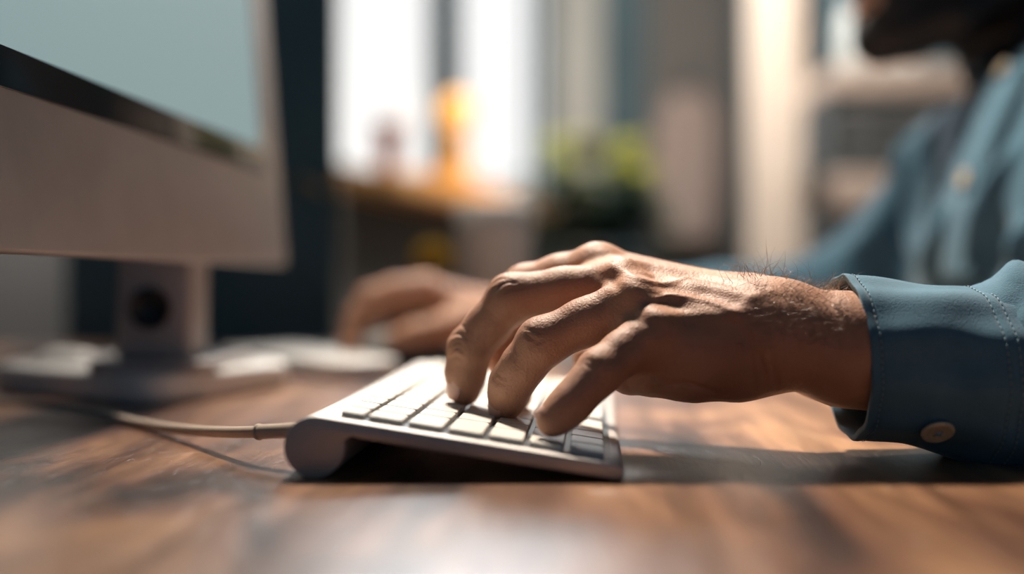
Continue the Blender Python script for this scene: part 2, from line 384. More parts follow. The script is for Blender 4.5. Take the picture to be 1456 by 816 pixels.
# ------------------------------------------------------------------ desk
desk = empty('desk', (-.15, .4, 0), 'walnut desk with a polished scratched top under the keyboard', 'desk')
child(MB().box((-.72, -.55, TZ - .035), (.372, 1.30, TZ)).build('desk_top', M['wood'], bevel=.003), desk)
for x in (-.66, .30):
    for y in (-.49, 1.22):
        child(MB().box((x, y, 0), (x + .05, y + .05, TZ - .035)).build('leg', M['black'], bevel=.003), desk)

# ------------------------------------------------------------------ keyboard
KO = np.array([-.0868, .4305]); KV = np.array([.0705, .9975]); KU = np.array([.9975, -.0705])
def K(u, v, wz): q = KO + KU * u + KV * v; return (q[0], q[1], TZ + wz)
KLEN = .282; R = .0118; WB = .129; TF = .0064
al = math.radians(82.0)
def ktop(u):  # height of the sloping deck
    t0 = (R + R * math.cos(al), R + R * math.sin(al)); return t0[1] + (TF - t0[1]) * (u - t0[0]) / (WB - .002 - t0[0])
prof = []
for k in range(25): a = al + (math.radians(372) - al) * k / 24; prof.append((R + R * math.cos(a), R + R * math.sin(a)))
prof += [(.0262, .0160), (.0300, .0150), (WB - .003, .0008), (WB - .0008, .0016), (WB, .0036), (WB - .0006, .0055), (WB - .002, TF)]
for k in range(1, 12): u = WB - .002 - (WB - .002 - R) * k / 12; prof.append((u, ktop(u)))
kb = empty('keyboard', K(.06, .14, 0), 'slim silver keyboard with white keys and a round rear barrel', 'keyboard')
case = MB().loft([[K(u, v, z) for u, z in prof] for v in (0, KLEN)]).build('case', M['alu'], bevel=.0006, seg=2); child(case, kb)
# recessed key field seen between the keys
sl = (ktop(.12) - ktop(.03)) / .09
def KD(u, v, h): return K(u - h * sl * 0, v, ktop(u) + h)
fld = MB().loft([[KD(.0200, v, h) for h in (.00002, .00025)] + [KD(.1242, v, h) for h in (.00025, .00002)] for v in (.0072, .2742)])
child(fld.build('key_field', M['well']), kb)
rowu = [(.0203, .0292)] + [(.0310 + .0155 * i, .0310 + .0155 * i + .0131) for i in range(6)]
units = [[1] * 14, [1] * 14, [1.5] + [1] * 11 + [1.5], [1.75] + [1] * 10 + [2.25], [1.3] + [1] * 11 + [1.7], [2.2] + [1] * 9 + [2.8], [1, 1, 1, 1.3, 4.7, 1.3, 1, 1, 1.7]]
def key_mesh(u0, u1, v0, v1):
    def rr(h, ins):
        a, b, c, d = u0 + ins, u1 - ins, v0 + ins, v1 - ins; r = min(.0014, (b - a) * .3, (d - c) * .3); o = []
        for cx, cy, s in ((b - r, d - r, 0), (a + r, d - r, 1), (a + r, c + r, 2), (b - r, c + r, 3)):
            for j in range(5): t = math.pi / 2 * (s + j / 4); o.append(KD(cx + r * math.cos(t), cy + r * math.sin(t), h))
        return o
    return MB().loft([rr(.0002, 0), rr(.0019, 0), rr(.0023, .00012), rr(.0025, .0005)])
for (u0, u1), un in zip(rowu, units):
    v = .0075; sc = .267 / sum(un)
    for k in un:
        child(key_mesh(u0, u1, v, v + k * sc - .0018).build('key', M['key'], smooth=False), kb); v += k * sc
# cable
cp = [K(-.004, .022, .0155), K(.004, .022, .0155)]
p0 = P(402, 612.5, .455); p1 = P(369, 614, .462)
child(MB().tube(catmull([P(430, 611, .448), p0, p1], 6), [.0031] * 6 + [.0030] * 7, 16).build('cable_connector', M['cable'], bevel=0, smooth=True), kb)
child(MB().tube([p1 + (p0 - p1) * .02, p1 - (p0 - p1) * .06], .0034, 16).build('strain_relief', M['cable'], smooth=True), kb)
path = catmull([p1, P(330, 614.5, .482), P(280, 612.5, .515), P(230, 607, .552), P(180, 598, .585), P(128, 586, .605), P(70, 577.5, .622), P(0, 573.5, .64), P(-90, 573, .66), P(-200, 574, .66), T(-.44, .74, .003), T(-.47, .90, .003), T(-.44, 1.15, .003)], 8)
path = [np.array([p[0], p[1], max(p[2], TZ + .0025)]) for p in path]
child(MB().tube(path, .00245, 14).build('cable', M['cable'], smooth=True), kb)

# ------------------------------------------------------------------ monitor
MO = np.array([-.178, .90]); MV = KV; MN = KU; tl = math.radians(4.5)
def MM(v, n, h):     # v back along the screen from the far corner, n towards the typist, h up the tilted panel
    n2 = n * math.cos(tl) - h * math.sin(tl); h2 = h * math.cos(tl) + n * math.sin(tl); q = MO - MV * v + MN * n2
    return (q[0], q[1], TZ + .0868 + h2)
mon = empty('monitor', (-.228, .76, TZ), 'silver all-in-one monitor with a lit pale screen, tilted back', 'monitor')
MW, MH = .50, .37
def mbox(v0, v1, n0, n1, h0, h1):
    m_ = MB(); i = 0; m_.v = [MM(v, n, h) for h in (h0, h1) for v, n in ((v0, n0), (v0, n1), (v1, n1), (v1, n0))]
    m_.f = [(0, 1, 2, 3), (7, 6, 5, 4), (0, 4, 5, 1), (1, 5, 6, 2), (2, 6, 7, 3), (3, 7, 4, 0)]; return m_
child(mbox(0, MW, -.010, 0, 0, MH).build('panel_housing', M['aluc'], bevel=.002), mon)
bg = MB().loft([[MM(MW / 2 + a * s * MW / 2, n, MH / 2 + b * s * MH / 2) for a, b in [(math.copysign(abs(math.cos(t)) ** .5, math.cos(t)), math.copysign(abs(math.sin(t)) ** .5, math.sin(t))) for t in [2 * math.pi * j / 32 for j in range(32)]]] for n, s in ((-.009, .97), (-.018, .9), (-.028, .72), (-.036, .45), (-.038, .15))])
child(bg.build('back_cover', M['aluc'], smooth=True), mon)
child(mbox(.045, MW - .0015, 0, .0014, .069, MH - .0015).build('glass_bezel', M['bezel'], bevel=.0005), mon)  # bezel cut short: bare housing strip imitates the bright reflection in its far edge
child(mbox(.058, MW - .026, .0014, .0018, .087, MH - .022).build('screen', M['screen']), mon)
neck = MB().loft([[(x, y, TZ + z) for x, y in ((-.2525, .72 + o), (-.2045, .72 + o), (-.2045, .765 + o), (-.2525, .765 + o))] for z, o in ((.024, .0), (.070, .002), (.105, .004), (.20, .006))]).build('stand_neck', M['aluc'], bevel=.004, seg=3); child(neck, mon)
hole = MB().loft([[(-.2300 + r * math.cos(t), y, TZ + .057 + r * math.sin(t)) for t in [2 * math.pi * j / 32 for j in range(32)]] for r, y in ((.0135, .7195), (.0135, .7185), (.0120, .7183), (.0118, .7192), (.001, .7193))]).build('cable_hole', M['black'], smooth=True); child(hole, mon)
def slab(poly, z0, z1, r=.012):
    pts = []; n = len(poly)
    for i in range(n):
        a, b, c = [np.array(poly[(i + k) % n]) for k in (-1, 0, 1)]
        u1 = (a - b) / np.linalg.norm(a - b); u2 = (c - b) / np.linalg.norm(c - b); rr = r[i] if hasattr(r, '__len__') else r
        for k in range(7): t = k / 6; p = (1 - t) ** 2 * (b + u1 * rr) + 2 * t * (1 - t) * b + t * t * (b + u2 * rr); pts.append(p)
    return MB().loft([[(p[0], p[1], TZ + z) for p in pts] for z in (z0, z1)])
child(slab([(-.262, .695), (-.190, .700), (-.182, .80), (-.265, .80)], .018, .025, .008).build('stand_foot', M['aluc'], bevel=.002), mon)
child(slab([(-.215, .668), (-.150, .80), (-.29, .96), (-.372, .78)], 0, .018, (.03, .03, .04, .05)).build('base', M['white'], bevel=.004, seg=3), mon)
tag(slab([(-.262, 1.0), (-.120, .822), (-.082, .866), (-.205, 1.07)], 0.0, .015, (.012, .025, .02, .012)).build('trackpad', M['white'], bevel=.003, seg=3),
    'white rounded slab lying between the monitor and the mouse hand', 'trackpad')
V, Q = surfnet(lambda p: smin(ell(p, T(-.305, .79, .018), (.017, .016, .009)), ell(p, T(-.318, .785, .018), (.012, .013, .007)), .01) + .0015 * vnoise(p, 260, 4), T(-.35, .75, .012), T(-.27, .83, .05), .0015)
V[:, 2] = np.maximum(V[:, 2], TZ + .0183)
tag(fast_mesh('highlight_lump', V, Q, M['white']), 'small white lump shaped to imitate a blurred highlight on the monitor base', 'highlight lump')  # rounded white shape added in place of a blurred highlight

# ------------------------------------------------------------------ cabinet behind the monitor
ang = math.radians(9)
def CB(x, y, z): q = np.array([-.226, 1.47]) + np.array([math.cos(ang), math.sin(ang)]) * x * 1 + np.array([-math.sin(ang), math.cos(ang)]) * y; return (q[0], q[1], z)
cab = empty('cabinet', CB(-.17, .15, 0), 'tall dark teal cabinet with a pale handle behind the monitor', 'cabinet')
def cbox(a, b):
    m_ = MB().box(a, b); m_.v = [CB(*p) for p in m_.v]; return m_
child(cbox((-.34, .02, 0), (0, .34, 1.95)).build('body', M['cabinet'], bevel=.004), cab)
d_ = child(cbox((-.337, 0, .04), (-.003, .02, 1.92)).build('door', M['cabinet'], bevel=.003), cab)
hx = -.033
h_ = MB().tube([CB(hx - .016, -.001, TZ + .205), CB(hx - .016, -.02, TZ + .205), CB(hx + .014, -.02, TZ + .190), CB(hx + .014, -.001, TZ + .190)], .005, 10).build('handle', M['brass'], smooth=True)
child(h_, d_)

# ------------------------------------------------------------------ things on the sill, the desk and the floor
def pot(name, c, prof, m, label, cat, parts=True):
    r = empty(name, c, label, cat); MB().lathe(prof, n=32).build('pot_body', m, r, smooth=True); return r
def sillp(px, d, n=.06):
    return d
def on_sill(y, n=.05):
    s = (y - 2.6 + .268 * n) / .963; q = WL(s, n, ZB); return q
c = on_sill(2.74, .06)
r = empty('flower_pot', c, 'small terracotta flower pot standing on the window sill', 'flower pot')
MB().lathe([(.024, 0), (.031, .095), (.038, .097), (.039, .128), (.034, .129), (.030, .105), (.001, .104)]).build('pot_body', M['terra'], r, smooth=True)
MB().lathe([(.030, .106), (.012, .111), (.001, .112)]).build('soil', M['soil'], r, smooth=True)
c = on_sill(3.28, .05)
r = empty('table_lamp', c, 'glowing amber glass lamp on the sill before the window post', 'lamp')
MB().lathe([(.040, 0), (.044, .01), (.036, .06), (.030, .12), (.020, .17), (.022, .19), (.001, .19)]).build('lamp_base', M['glaze'], r, smooth=True)
MB().lathe([(.022, .19), (.046, .21), (.050, .24), (.038, .27), (.018, .285), (.001, .286)]).build('lamp_globe', M['glow'], r, smooth=True)
pl = bpy.data.lights.new('lamp_light', 'POINT'); pl.energy = .9; pl.color = (1.0, .55, .18); pl.shadow_soft_size = .03
po = bpy.data.objects.new('lamp_light', pl); C.objects.link(po); po.parent = r; po.location = (.10, .05, .10)
c = on_sill(3.08, .05)
r = empty('bowl', c, 'low amber glass bowl on the sill beside the glowing lamp', 'bowl')
MB().lathe([(.02, 0), (.045, .01), (.06, .035), (.057, .036), (.04, .014), (.001, .008)]).build('bowl_body', M['glaze'], r, smooth=True)

rnd = random.Random(3)
def leaf(mb, p, d, L, W, nrm=(0, 0, 1), droop=.3):
    p = np.array(p, float); d = np.array(d, float); d /= np.linalg.norm(d); s = np.cross(d, nrm); s /= np.linalg.norm(s) + 1e-9; n = np.cross(s, d); i = len(mb.v); k = 6
    for j in range(k + 1):
        t = j / k; wd = W * math.sin(math.pi * min(1, t * .92 + .06)) ** .8 * .5; q = p + d * L * t - np.array([0, 0, 1]) * droop * L * t * t
        mb.v += [tuple(q - s * wd + n * wd * .3), tuple(q), tuple(q + s * wd + n * wd * .3)]
    for j in range(k):
        a = i + j * 3; mb.f += [(a, a + 1, a + 4, a + 3), (a + 1, a + 2, a + 5, a + 4)]
# pale vase with foliage at the back of the desk
vx = P(703, 400, 1.17); c = (vx[0], 1.17, TZ)
r = empty('plant_vase', c, 'pale ceramic vase on the desk behind the typing hand', 'vase')
MB().lathe([(.024, 0), (.030, .01), (.035, .06), (.040, .12), (.042, .150), (.039, .152), (.036, .12), (.001, .11)]).build('vase_body', M['pot'], r, smooth=True)
# small yellow flower in a pot
vx = P(627, 400, 1.2); c = (vx[0] - .01, 1.235, TZ)
r = empty('potted_flower', c, 'small pot with one round yellow flower behind the mouse hand', 'flower')
MB().lathe([(.018, 0), (.024, .045), (.026, .05), (.023, .05), (.001, .044)]).build('pot_body', M['black'], r, smooth=True)
MB().tube([(0, 0, .04), (.002, 0, .07), (-.001, -.004, .095)], .0015, 8).build('stem', M['leafd'], r, smooth=True)
mb = MB(); R0 = .021
for k in range(70):
    t = math.acos(1 - 2 * (k + .5) / 70); ph = k * 2.4; dd = np.array([math.sin(t) * math.cos(ph), math.sin(t) * math.sin(ph), math.cos(t)])
    leaf(mb, np.array([-.001, -.004, .097]) + dd * .006, dd + .01, .016, .010, (0.1, .9, .2), 0)
mb.build('blossom', M['flower'], r, smooth=True)
mb = MB()
for k in range(16):
    a = k * 2.4; leaf(mb, (0, 0, .04), (math.cos(a), math.sin(a), .9 + .6 * rnd.random()), .045 + .015 * rnd.random(), .016)
mb.build('leaves', M['leafd'], r, smooth=True)
# tall floor plant
c = (.20, 2.35, 0)
r = empty('potted_plant', c, 'tall leafy floor plant with yellow-green tips and a cream bloom', 'plant')
MB().lathe([(.10, 0), (.13, .02), (.15, .25), (.155, .28), (.145, .28), (.14, .24), (.001, .24)]).build('pot_body', M['pot'], r, smooth=True)
st = MB(); dk = MB(); lt = MB()
tips = [(-.115, -.05, 1.085), (-.09, .05, 1.06), (.035, .0, 1.085), (.015, -.03, 1.04), (-.05, 0, .99), (.07, .05, 1.03), (-.03, .06, .97)]
for tx, ty, tz in tips:
    pts = catmull([(0, 0, .22), (tx * .3, ty * .3, .55), (tx * .8, ty * .8, .85), (tx, ty, tz)], 6); st.tube(pts, .005, 6)
    for k, p in enumerate(pts[6:-2]):
        for q in range(3):
            a = k * 2.4 + q * 2.1; leaf(dk, p, (math.cos(a), math.sin(a), .35), .12, .06)
    for k in range(9):
        a = k * 2.4; leaf(lt, (tx, ty, tz - .03 + .006 * k), (math.cos(a), math.sin(a), .5), .055, .030, droop=.4)
st.build('stem', M['leafd'], r, smooth=True); dk.build('foliage', M['leafd'], r, smooth=True); lt.build('young_leaves', M['leafy'], r, smooth=True)
mb = MB(); bc = np.array([-.051, -.12, 1.08])
for k in range(90):
    t = math.acos(1 - 2 * (k + .5) / 90); ph = k * 2.4; dd = np.array([math.sin(t) * math.cos(ph), math.sin(t) * math.sin(ph), math.cos(t)])
    leaf(mb, bc + dd * .012, dd + .01, .026, .018, (.1, .9, .2), 0)
mb.tube([(-.05, 0, .95), (-.052, -.06, 1.02), bc], .003, 6)
mb.build('cream_bloom', M['petal'], r, smooth=True)

# curtain on the back wall, pillar, hanging cloth, shelf unit
def curtain(x0, x1, y, m, name, label):
    n = 60; top = []; rings = []
    for k in range(n + 1):
        x = x0 + (x1 - x0) * k / n; top.append((x, y + .025 * math.sin(k * 1.05)))
    mb = MB()
    for z in (.06, CE - .15):
        mb.v += [(x, yy, z) for x, yy in top] + [(x, yy + .006, z) for x, yy in top]
    N_ = n + 1
    for k in range(n):
        mb.f += [(k, k + 1, 2 * N_ + k + 1, 2 * N_ + k), (N_ + k + 1, N_ + k, 3 * N_ + k, 3 * N_ + k + 1), (k, N_ + k, N_ + k + 1, k + 1), (2 * N_ + k, 2 * N_ + k + 1, 3 * N_ + k + 1, 3 * N_ + k)]
    mb.f += [(0, 2 * N_, 3 * N_, N_), (n, N_ + n, 3 * N_ + n, 2 * N_ + n)]
    rt = empty(name, ((x0 + x1) / 2, y, 0), label, 'curtain')
    child(mb.build('curtain_cloth', m, smooth=True), rt); child(MB().tube([(x0 - .03, y, CE - .13), (x1 + .03, y, CE - .13)], .012, 12).build('curtain_rod', M['black'], smooth=True), rt)
    child(MB().tube([((x0 + x1) / 2, y, CE - .13), ((x0 + x1) / 2, 4.43, CE - .13)], .008, 8).build('bracket', M['black'], smooth=True), rt)
curtain(.168, .345, 4.33, M['curtain'], 'curtain', 'pale grey pleated curtain in the corner beside the window')
curtain(.52, .86, 4.35, M['wall'], 'curtain', 'mid grey curtain left of the cream pillar')
struct(MB().box((.742, 3.50, 0), (.972, 3.60, CE)).build('trim_4', M['cream'], bevel=.01))
tw = MB(); n = 40; ringz = []
for j, z in enumerate(np.linspace(0, 1, 14)):
    hw = .09 + .03 * math.sin(z * 2.6) - .05 * max(0, z - .8) * 5 * .6; zz = 1.50 - z * -.0 - (1 - z) * .55
    ringz.append([(.655 + hw * math.cos(t) * (1 + .08 * math.sin(5 * t)), 4.20 + .035 * math.sin(t) * (1 + .3 * math.sin(7 * t + z)), zz) for t in [2 * math.pi * k / n for k in range(n)]])
tr_ = empty('hanging_coat', (.655, 4.26, 1.0), 'blush cloth hanging in front of the grey curtain', 'coat')
child(tw.loft(ringz).build('cloth', M['blush'], smooth=True), tr_)
child(MB().tube([(.655, 4.20, 1.49), (.655, 4.20, 1.56), (.655, 4.30, 1.60), (.655, 4.43, 1.60)], .005, 8).build('hook', M['black'], smooth=True), tr_)

sx0, sx1, sy0, sy1 = .895, 1.45, 3.2, 3.5
sh = empty('shelf_unit', (1.17, 3.35, 0), 'beige open shelf unit by the cream pillar behind the man', 'shelf')
E = TZ + EYE
def sbox(a, b, name, m): return child(MB().box(a, b).build(name, m, bevel=.003), sh)
sbox((sx0, sy0, E + .53), (sx1, sy1, E + .60), 'shelf_board', M['shelfw']); sbox((sx0, sy0, E + .20), (sx1, sy1, E + .30), 'shelf_board', M['shelfw'])
sbox((sx0, sy0, .05), (sx1, sy1, .09), 'shelf_board', M['shelfw']); sbox((sx0, sy0, .45), (sx1, sy1, .48), 'shelf_board', M['shelfw'])
sbox((sx0, sy0 + .01, 0), (sx0 + .02, sy1, E + .53), 'side_panel', M['dboard']); sbox((sx1 - .02, sy0 + .01, 0), (sx1, sy1, E + .53), 'side_panel', M['dboard'])
sbox((sx0, sy1, 0), (sx1, sy1 + .015, E + 1.0), 'back_panel', M['wallb'])
for k, (a, b, z0, z1) in enumerate(((.925, 1.085, .305, .40), (1.10, 1.26, .305, .40), (1.28, 1.42, .305, .41), (.93, 1.09, .402, .50), (1.105, 1.265, .402, .495))):
    lab = ['lower left charcoal box, nearest the pillar on the shelf', 'lower middle charcoal box on the shelf', 'charcoal box at the right end of the shelf', 'upper charcoal box stacked nearest the pillar', 'upper charcoal box stacked in the middle of the shelf'][k]
    r = empty('storage_box', ((a + b) / 2, sy0 + .12, E + z0 - .005), lab, 'box', 'charcoal boxes on the shelf')
    child(MB().box((a, sy0 + .015, E + z0 - .005), (b, sy0 + .25, E + z1 - .03)).build('box_body', M['dboard'], bevel=.002), r)
    child(MB().box((a - .003, sy0 + .012, E + z1 - .03), (b + .003, sy0 + .253, E + z1 - .003)).build('lid', M['wall'], bevel=.002), r)
for k, (px, rr, hh, lab) in enumerate(((1214, .040, .19, 'tall pale glass jar on the top board by the pillar'), (1258, .020, .060, 'small pale jar beside the tall one, below the chin'), (1291, .022, .055, 'small pale jar farthest from the pillar'))):
    x = (px - 728) / F * 3.3; r = empty('jar', (x, 3.3, E + .60), lab, 'jar', 'pale jars on the top shelf')
    MB().lathe([(rr * .9, 0), (rr, .01), (rr, hh * .75), (rr * .7, hh * .88), (rr * .7, hh * .93), (.001, hh * .93)], n=24).build('jar_body', M['glass'], r, smooth=True)
    MB().lathe([(rr * .74, hh * .92), (rr * .76, hh), (.001, hh * 1.01)], n=24).build('lid', M['pot'], r, smooth=True)

# ------------------------------------------------------------------ the person
man = empty('person', (.5, .87, 0), 'man in a blue button shirt leaning over the desk and typing', 'person')
# --- near (left) hand: joints (centre, radius)
MID = [(P(880, 407, .500), .0118), (P(802, 414, .503), .0102), (P(727, 424, .507), .0107), (P(694, 463, .510), .0096), (P(668, 496, .511), .0097), (P(662, 530, .513), .0087), (P(661, 555, .514), .0070)]
RIN = [(P(897, 432, .478), .0112), (P(832, 458, .478), .0097), (P(770, 487, .478), .0103), (P(744, 520, .482), .0091), (P(727, 545, .486), .0090), (P(722, 563, .490), .0079), (P(720, 575, .492), .0066)]
PIN = [(P(925, 474, .462), .0104), (P(885, 503, .456), .0086), (P(853, 528, .450), .0088), (P(831, 552, .447), .0077), (P(812, 573, .445), .0077), (P(795, 589, .444), .0068), (P(785, 598, .443), .0062)]
IND = [(P(850, 386, .520), .0112), (P(798, 395, .525), .0106), (P(748, 410, .530), .0108), (P(722, 460, .532), .0090), (P(715, 500, .533), .0090), (P(730, 545, .532), .0078), (P(736, 562, .531), .0070)]
THU = [(P(1000, 505, .515), .0150), (P(930, 520, .530), .0125), (P(880, 515, .542), .0108), (P(838, 510, .545), .0082)]
WR = P(1098, 476, .482); WR2 = P(1130, 482, .482)
def fa(p):                       # forearm and palm
    d = ell(p, WR, (.020, .026, .0225))
    # flattened wrist and forearm built from two parallel cones
    for dy, rr in ((-.010, 0), (.012, .0)):
        o = np.array([0, dy, 0]); d = smin(d, chain(p, [(P(1075, 470, .482) + o, .0205), (P(1120, 478, .482) + o, .0200), (P(1190, 494, .482) + o, .0235), (P(1300, 512, .485) + o * .8, .0245), (P(1420, 530, .488) + o * .6, .025)], .004), .006)
    for kn, wr, ra, rb in ((P(850, 384, .520), P(1062, 446, .500), .0110, .0150), (P(882, 410, .500), P(1070, 450, .490), .0112, .0150), (P(900, 436, .478), P(1075, 462, .478), .0110, .0160), (P(928, 478, .464), P(1078, 484, .470), .0104, .0165)):
        d = smin(d, seg(p, kn, wr, ra, rb), .010)
    d = smin(d, chain(p, [(P(896, 528, .480), .0100), (P(935, 512, .474), .0145), (P(985, 514, .472), .0158), (P(1045, 512, .474), .0160), (P(1075, 500, .478), .0160)], .006), .010)      # little finger side of the palm
    d = smin(d, chain(p, [(P(1070, 478, .508), .0180), (P(1000, 500, .516), .0170), (P(950, 500, .522), .0140)], .006), .010)                                 # thumb side
    d = smin(d, ell(p, P(1118, 430, .474), (.010, .009, .006)), .010)         # ulna head
    return d
def hand(p):
    palm = fa(p)
    fs = [chain(p, c, .004) for c in (IND, MID, RIN, PIN)]
    f = fs[0]
    for g in fs[1:]: f = smin(f, g, .0012)
    d = smin(palm, f, .0065)
    d = smin(d, chain(p, THU, .005), .005)
    for c, r in ((P(884, 398, .489), .0086), (P(902, 424, .470), .0080), (P(850, 379, .516), .0092), (P(929, 468, .457), .0070)):
        d = smin(d, seg(p, c, c + np.array([1e-4, 0, 0]), r, r), .006)        # knuckles
    return d
lo = P(600, 640, .425); V, Q = surfnet(hand, (-.036, .418, TZ + .002), (.190, .566, TZ + .102), .0009)
N = grad(hand, V)
MK = [  # raised tendons, veins; grooves and creases: pixels, height, width
    ([(892, 402), (940, 418), (1000, 440), (1060, 448)], .0011, .0035), ([(890, 388), (950, 395), (1010, 410), (1075, 424)], .0013, .0030),
    ([(862, 362), (930, 378), (1000, 392), (1070, 405)], .0010, .0032), ([(930, 452), (980, 448), (1030, 452), (1075, 440)], .0010, .0030),
    ([(905, 412), (925, 426), (960, 424), (1010, 432), (1045, 446), (1060, 462)], .0013, .0020), ([(870, 378), (905, 396), (940, 404), (985, 400), (1040, 412)], .0011, .0020),
    ([(1045, 446), (1062, 430), (1082, 418), (1110, 412)], .0006, .0026),
    ([(905, 372), (930, 390), (975, 398)], -.0008, .0030), ([(915, 408), (960, 410), (1010, 420)], -.0007, .0028), ([(925, 436), (960, 436), (1000, 446)], -.0005, .0030),
    ([(870, 425), (905, 450), (950, 470)], -.0016, .0040), ([(850, 392), (868, 396), (885, 420)], -.0013, .0030),
    ([(1062, 470), (1068, 500), (1072, 530), (1070, 556)], -.0011, .0016), ([(1078, 500), (1086, 525), (1090, 548)], -.0012, .0012), ([(1096, 500), (1101, 530), (1106, 552)], -.0010, .0014),
    ([(940, 552), (970, 545), (1010, 556), (1030, 565)], -.0010, .0015), ([(890, 545), (925, 535), (960, 552)], -.0014, .0018),
    # knuckle wrinkles
    ([(700, 404), (712, 396), (724, 398)], -.0006, .0008), ([(706, 412), (718, 402), (734, 402)], -.0006, .0008), ([(697, 418), (706, 408)], -.0006, .0009), ([(712, 418), (726, 410), (742, 410)], -.0005, .0008),
    ([(640, 492), (652, 486), (660, 494)], -.0007, .0008), ([(638, 502), (650, 494), (660, 502)], -.0007, .0008), ([(640, 478), (652, 474), (664, 482)], -.0006, .0008), ([(638, 514), (648, 506), (658, 512)], -.0006, .0008),
    ([(646, 462), (656, 462), (664, 470)], -.0005, .0008),
    ([(748, 474), (757, 482), (768, 486)], -.0007, .0009), ([(752, 492), (762, 490), (774, 482)], -.0007, .0009), ([(744, 466), (756, 470), (772, 474)], -.0005, .0008), ([(756, 498), (768, 496), (778, 490)], -.0005, .0008),
    ([(703, 528), (712, 536), (722, 538)], -.0005, .0008), ([(701, 537), (710, 544), (720, 546)], -.0005, .0008),
    ([(830, 516), (840, 522), (850, 520)], -.0004, .0008), ([(834, 510), (846, 516), (856, 512)], -.0004, .0008),
    ([(700, 560), (704, 574), (716, 592)], -.0006, .0010), ([(640, 540), (646, 550), (652, 572)], -.0006, .0010),
]
V = marks(hand, V, N, MK, .40, .60)
V = (V + N * (.00010 * vnoise(V, 700, 1) + .00005 * vnoise(V, 1900, 2))[:, None]).astype(np.float32)
# skin texture ridges along the lit back of the hand
bodyV = [V]; bodyQ = [Q]; off = len(V)
# --- far (right) hand on the mouse
def fhand(p):
    I2 = [(P(598, 412, .96), .0125), (P(560, 413, .955), .0105), (P(527, 424, .95), .0108), (P(508, 450, .945), .0095), (P(500, 478, .94), .0085), (P(497, 491, .94), .0075)]
    M2 = [(P(604, 408, .985), .0120), (P(560, 412, .985), .0105), (P(528, 424, .985), .0105), (P(508, 452, .98), .0092), (P(498, 484, .975), .0078)]
    R2 = [(P(610, 412, 1.01), .0115), (P(565, 418, 1.015), .0100), (P(535, 434, 1.02), .0100), (P(520, 470, 1.02), .0085), (P(514, 480, 1.02), .0075)]
    P2 = [(P(620, 420, 1.03), .0105), (P(585, 430, 1.04), .0088), (P(565, 450, 1.045), .0085), (P(555, 470, 1.045), .0070)]
    T2 = [(P(665, 455, .955), .0140), (P(625, 468, .94), .0120), (P(590, 474, .935), .0100), (P(562, 482, .935), .0080)]
    f = None
    for c in (I2, M2, R2, P2): g = chain(p, c, .005); f = g if f is None else smin(f, g, .0015)
    d = None
    for a, b in ((P(598, 415, .962), P(700, 452, .985)), (P(606, 413, .985), P(700, 450, .995)), (P(614, 418, 1.008), P(705, 452, 1.0)), (P(625, 428, 1.028), P(705, 458, 1.01))):
        g = seg(p, a, b, .0125, .018); d = g if d is None else smin(d, g, .012)
    d = smin(d, chain(p, [(P(690, 465, .97), .018), (P(650, 465, .958), .016)], .008), .012)
    d = smin(d, f, .008); d = smin(d, chain(p, T2, .005), .008)
    return smin(d, chain(p, [(P(700, 455, .995), .020), (P(760, 455, 1.0), .023), (P(900, 440, 1.04), .034)], .01), .012)
V, Q = surfnet(fhand, (-.17, .88, TZ + .006), (.13, 1.10, TZ + .12), .0022)
bodyV.append(V); bodyQ.append(Q + off); off += len(V)
# --- head and neck, facing the monitor
HC = np.array([.397, .985, TZ + .374]); hr = math.radians(7)
HF = np.array([-math.cos(hr), -math.sin(hr), 0]); HS = np.array([math.sin(hr), -math.cos(hr), 0]); HU = np.array([0, 0, 1.])
HR = np.stack([HF, HS, HU], 1)
def H(f, s, u): return HC + HF * f + HS * s + HU * u
def head(p):
    d = ell(p, H(-.020, 0, .040), (.098, .076, .092), HR)
    d = smin(d, ell(p, H(.040, 0, -.010), (.052, .058, .075), HR), .02)
    for s in (-1, 1):
        d = smin(d, chain(p, [(H(-.015, s * .052, -.045), .020), (H(.030, s * .042, -.080), .017), (H(.072, s * .014, -.091), .016)]), .02)
        d = smin(d, seg(p, H(.082, s * .012, .035), H(.066, s * .045, .040), .011, .010), .010)    # brow
        d = smin(d, ell(p, H(.055, s * .048, -.015), (.02, .016, .018), HR), .015)                 # cheek
        d = smax(d, -ell(p, H(.087, s * .031, .018), (.012, .015, .010), HR), .010)                # socket
        d = smin(d, ell(p, H(.072, s * .031, .017), (.0125, .0125, .0125), HR), .002)              # eye
        ear = smax(ell(p, H(-.012, s * .077, .005), (.020, .008, .033), HR), -ell(p, H(-.008, s * .086, .008), (.011, .006, .020), HR), .004)
        d = smin(d, ear, .005)
        d = smin(d, ell(p, H(.094, s * .011, -.030), (.010, .007, .007), HR), .005)                # nostril wing
    d = smin(d, chain(p, [(H(.083, 0, .030), .007), (H(.098, 0, .0), .008), (H(.110, 0, -.024), .0095)]), .010)
    d = smin(d, seg(p, H(.078, -.012, -.062), H(.078, .012, -.062), .020, .020), .015)
    for u, q in ((-.058, .0065), (-.069, .0070)):
        d = smin(d, chain(p, [(H(.083, -.022, u), q * .6), (H(.095, 0, u), q), (H(.083, .022, u), q * .6)]), .004)
    d = smin(d, ell(p, H(.084, 0, -.093), (.015, .018, .014), HR), .012)
    d = smin(d, chain(p, [(H(-.040, 0, -.04), .056), (H(-.058, 0, -.10), .055), (np.array([.470, .925, TZ + .19]), .060), (np.array([.485, .90, TZ + .08]), .08)]), .025)
    # core of the body inside the shirt, so the figure is whole
    return d
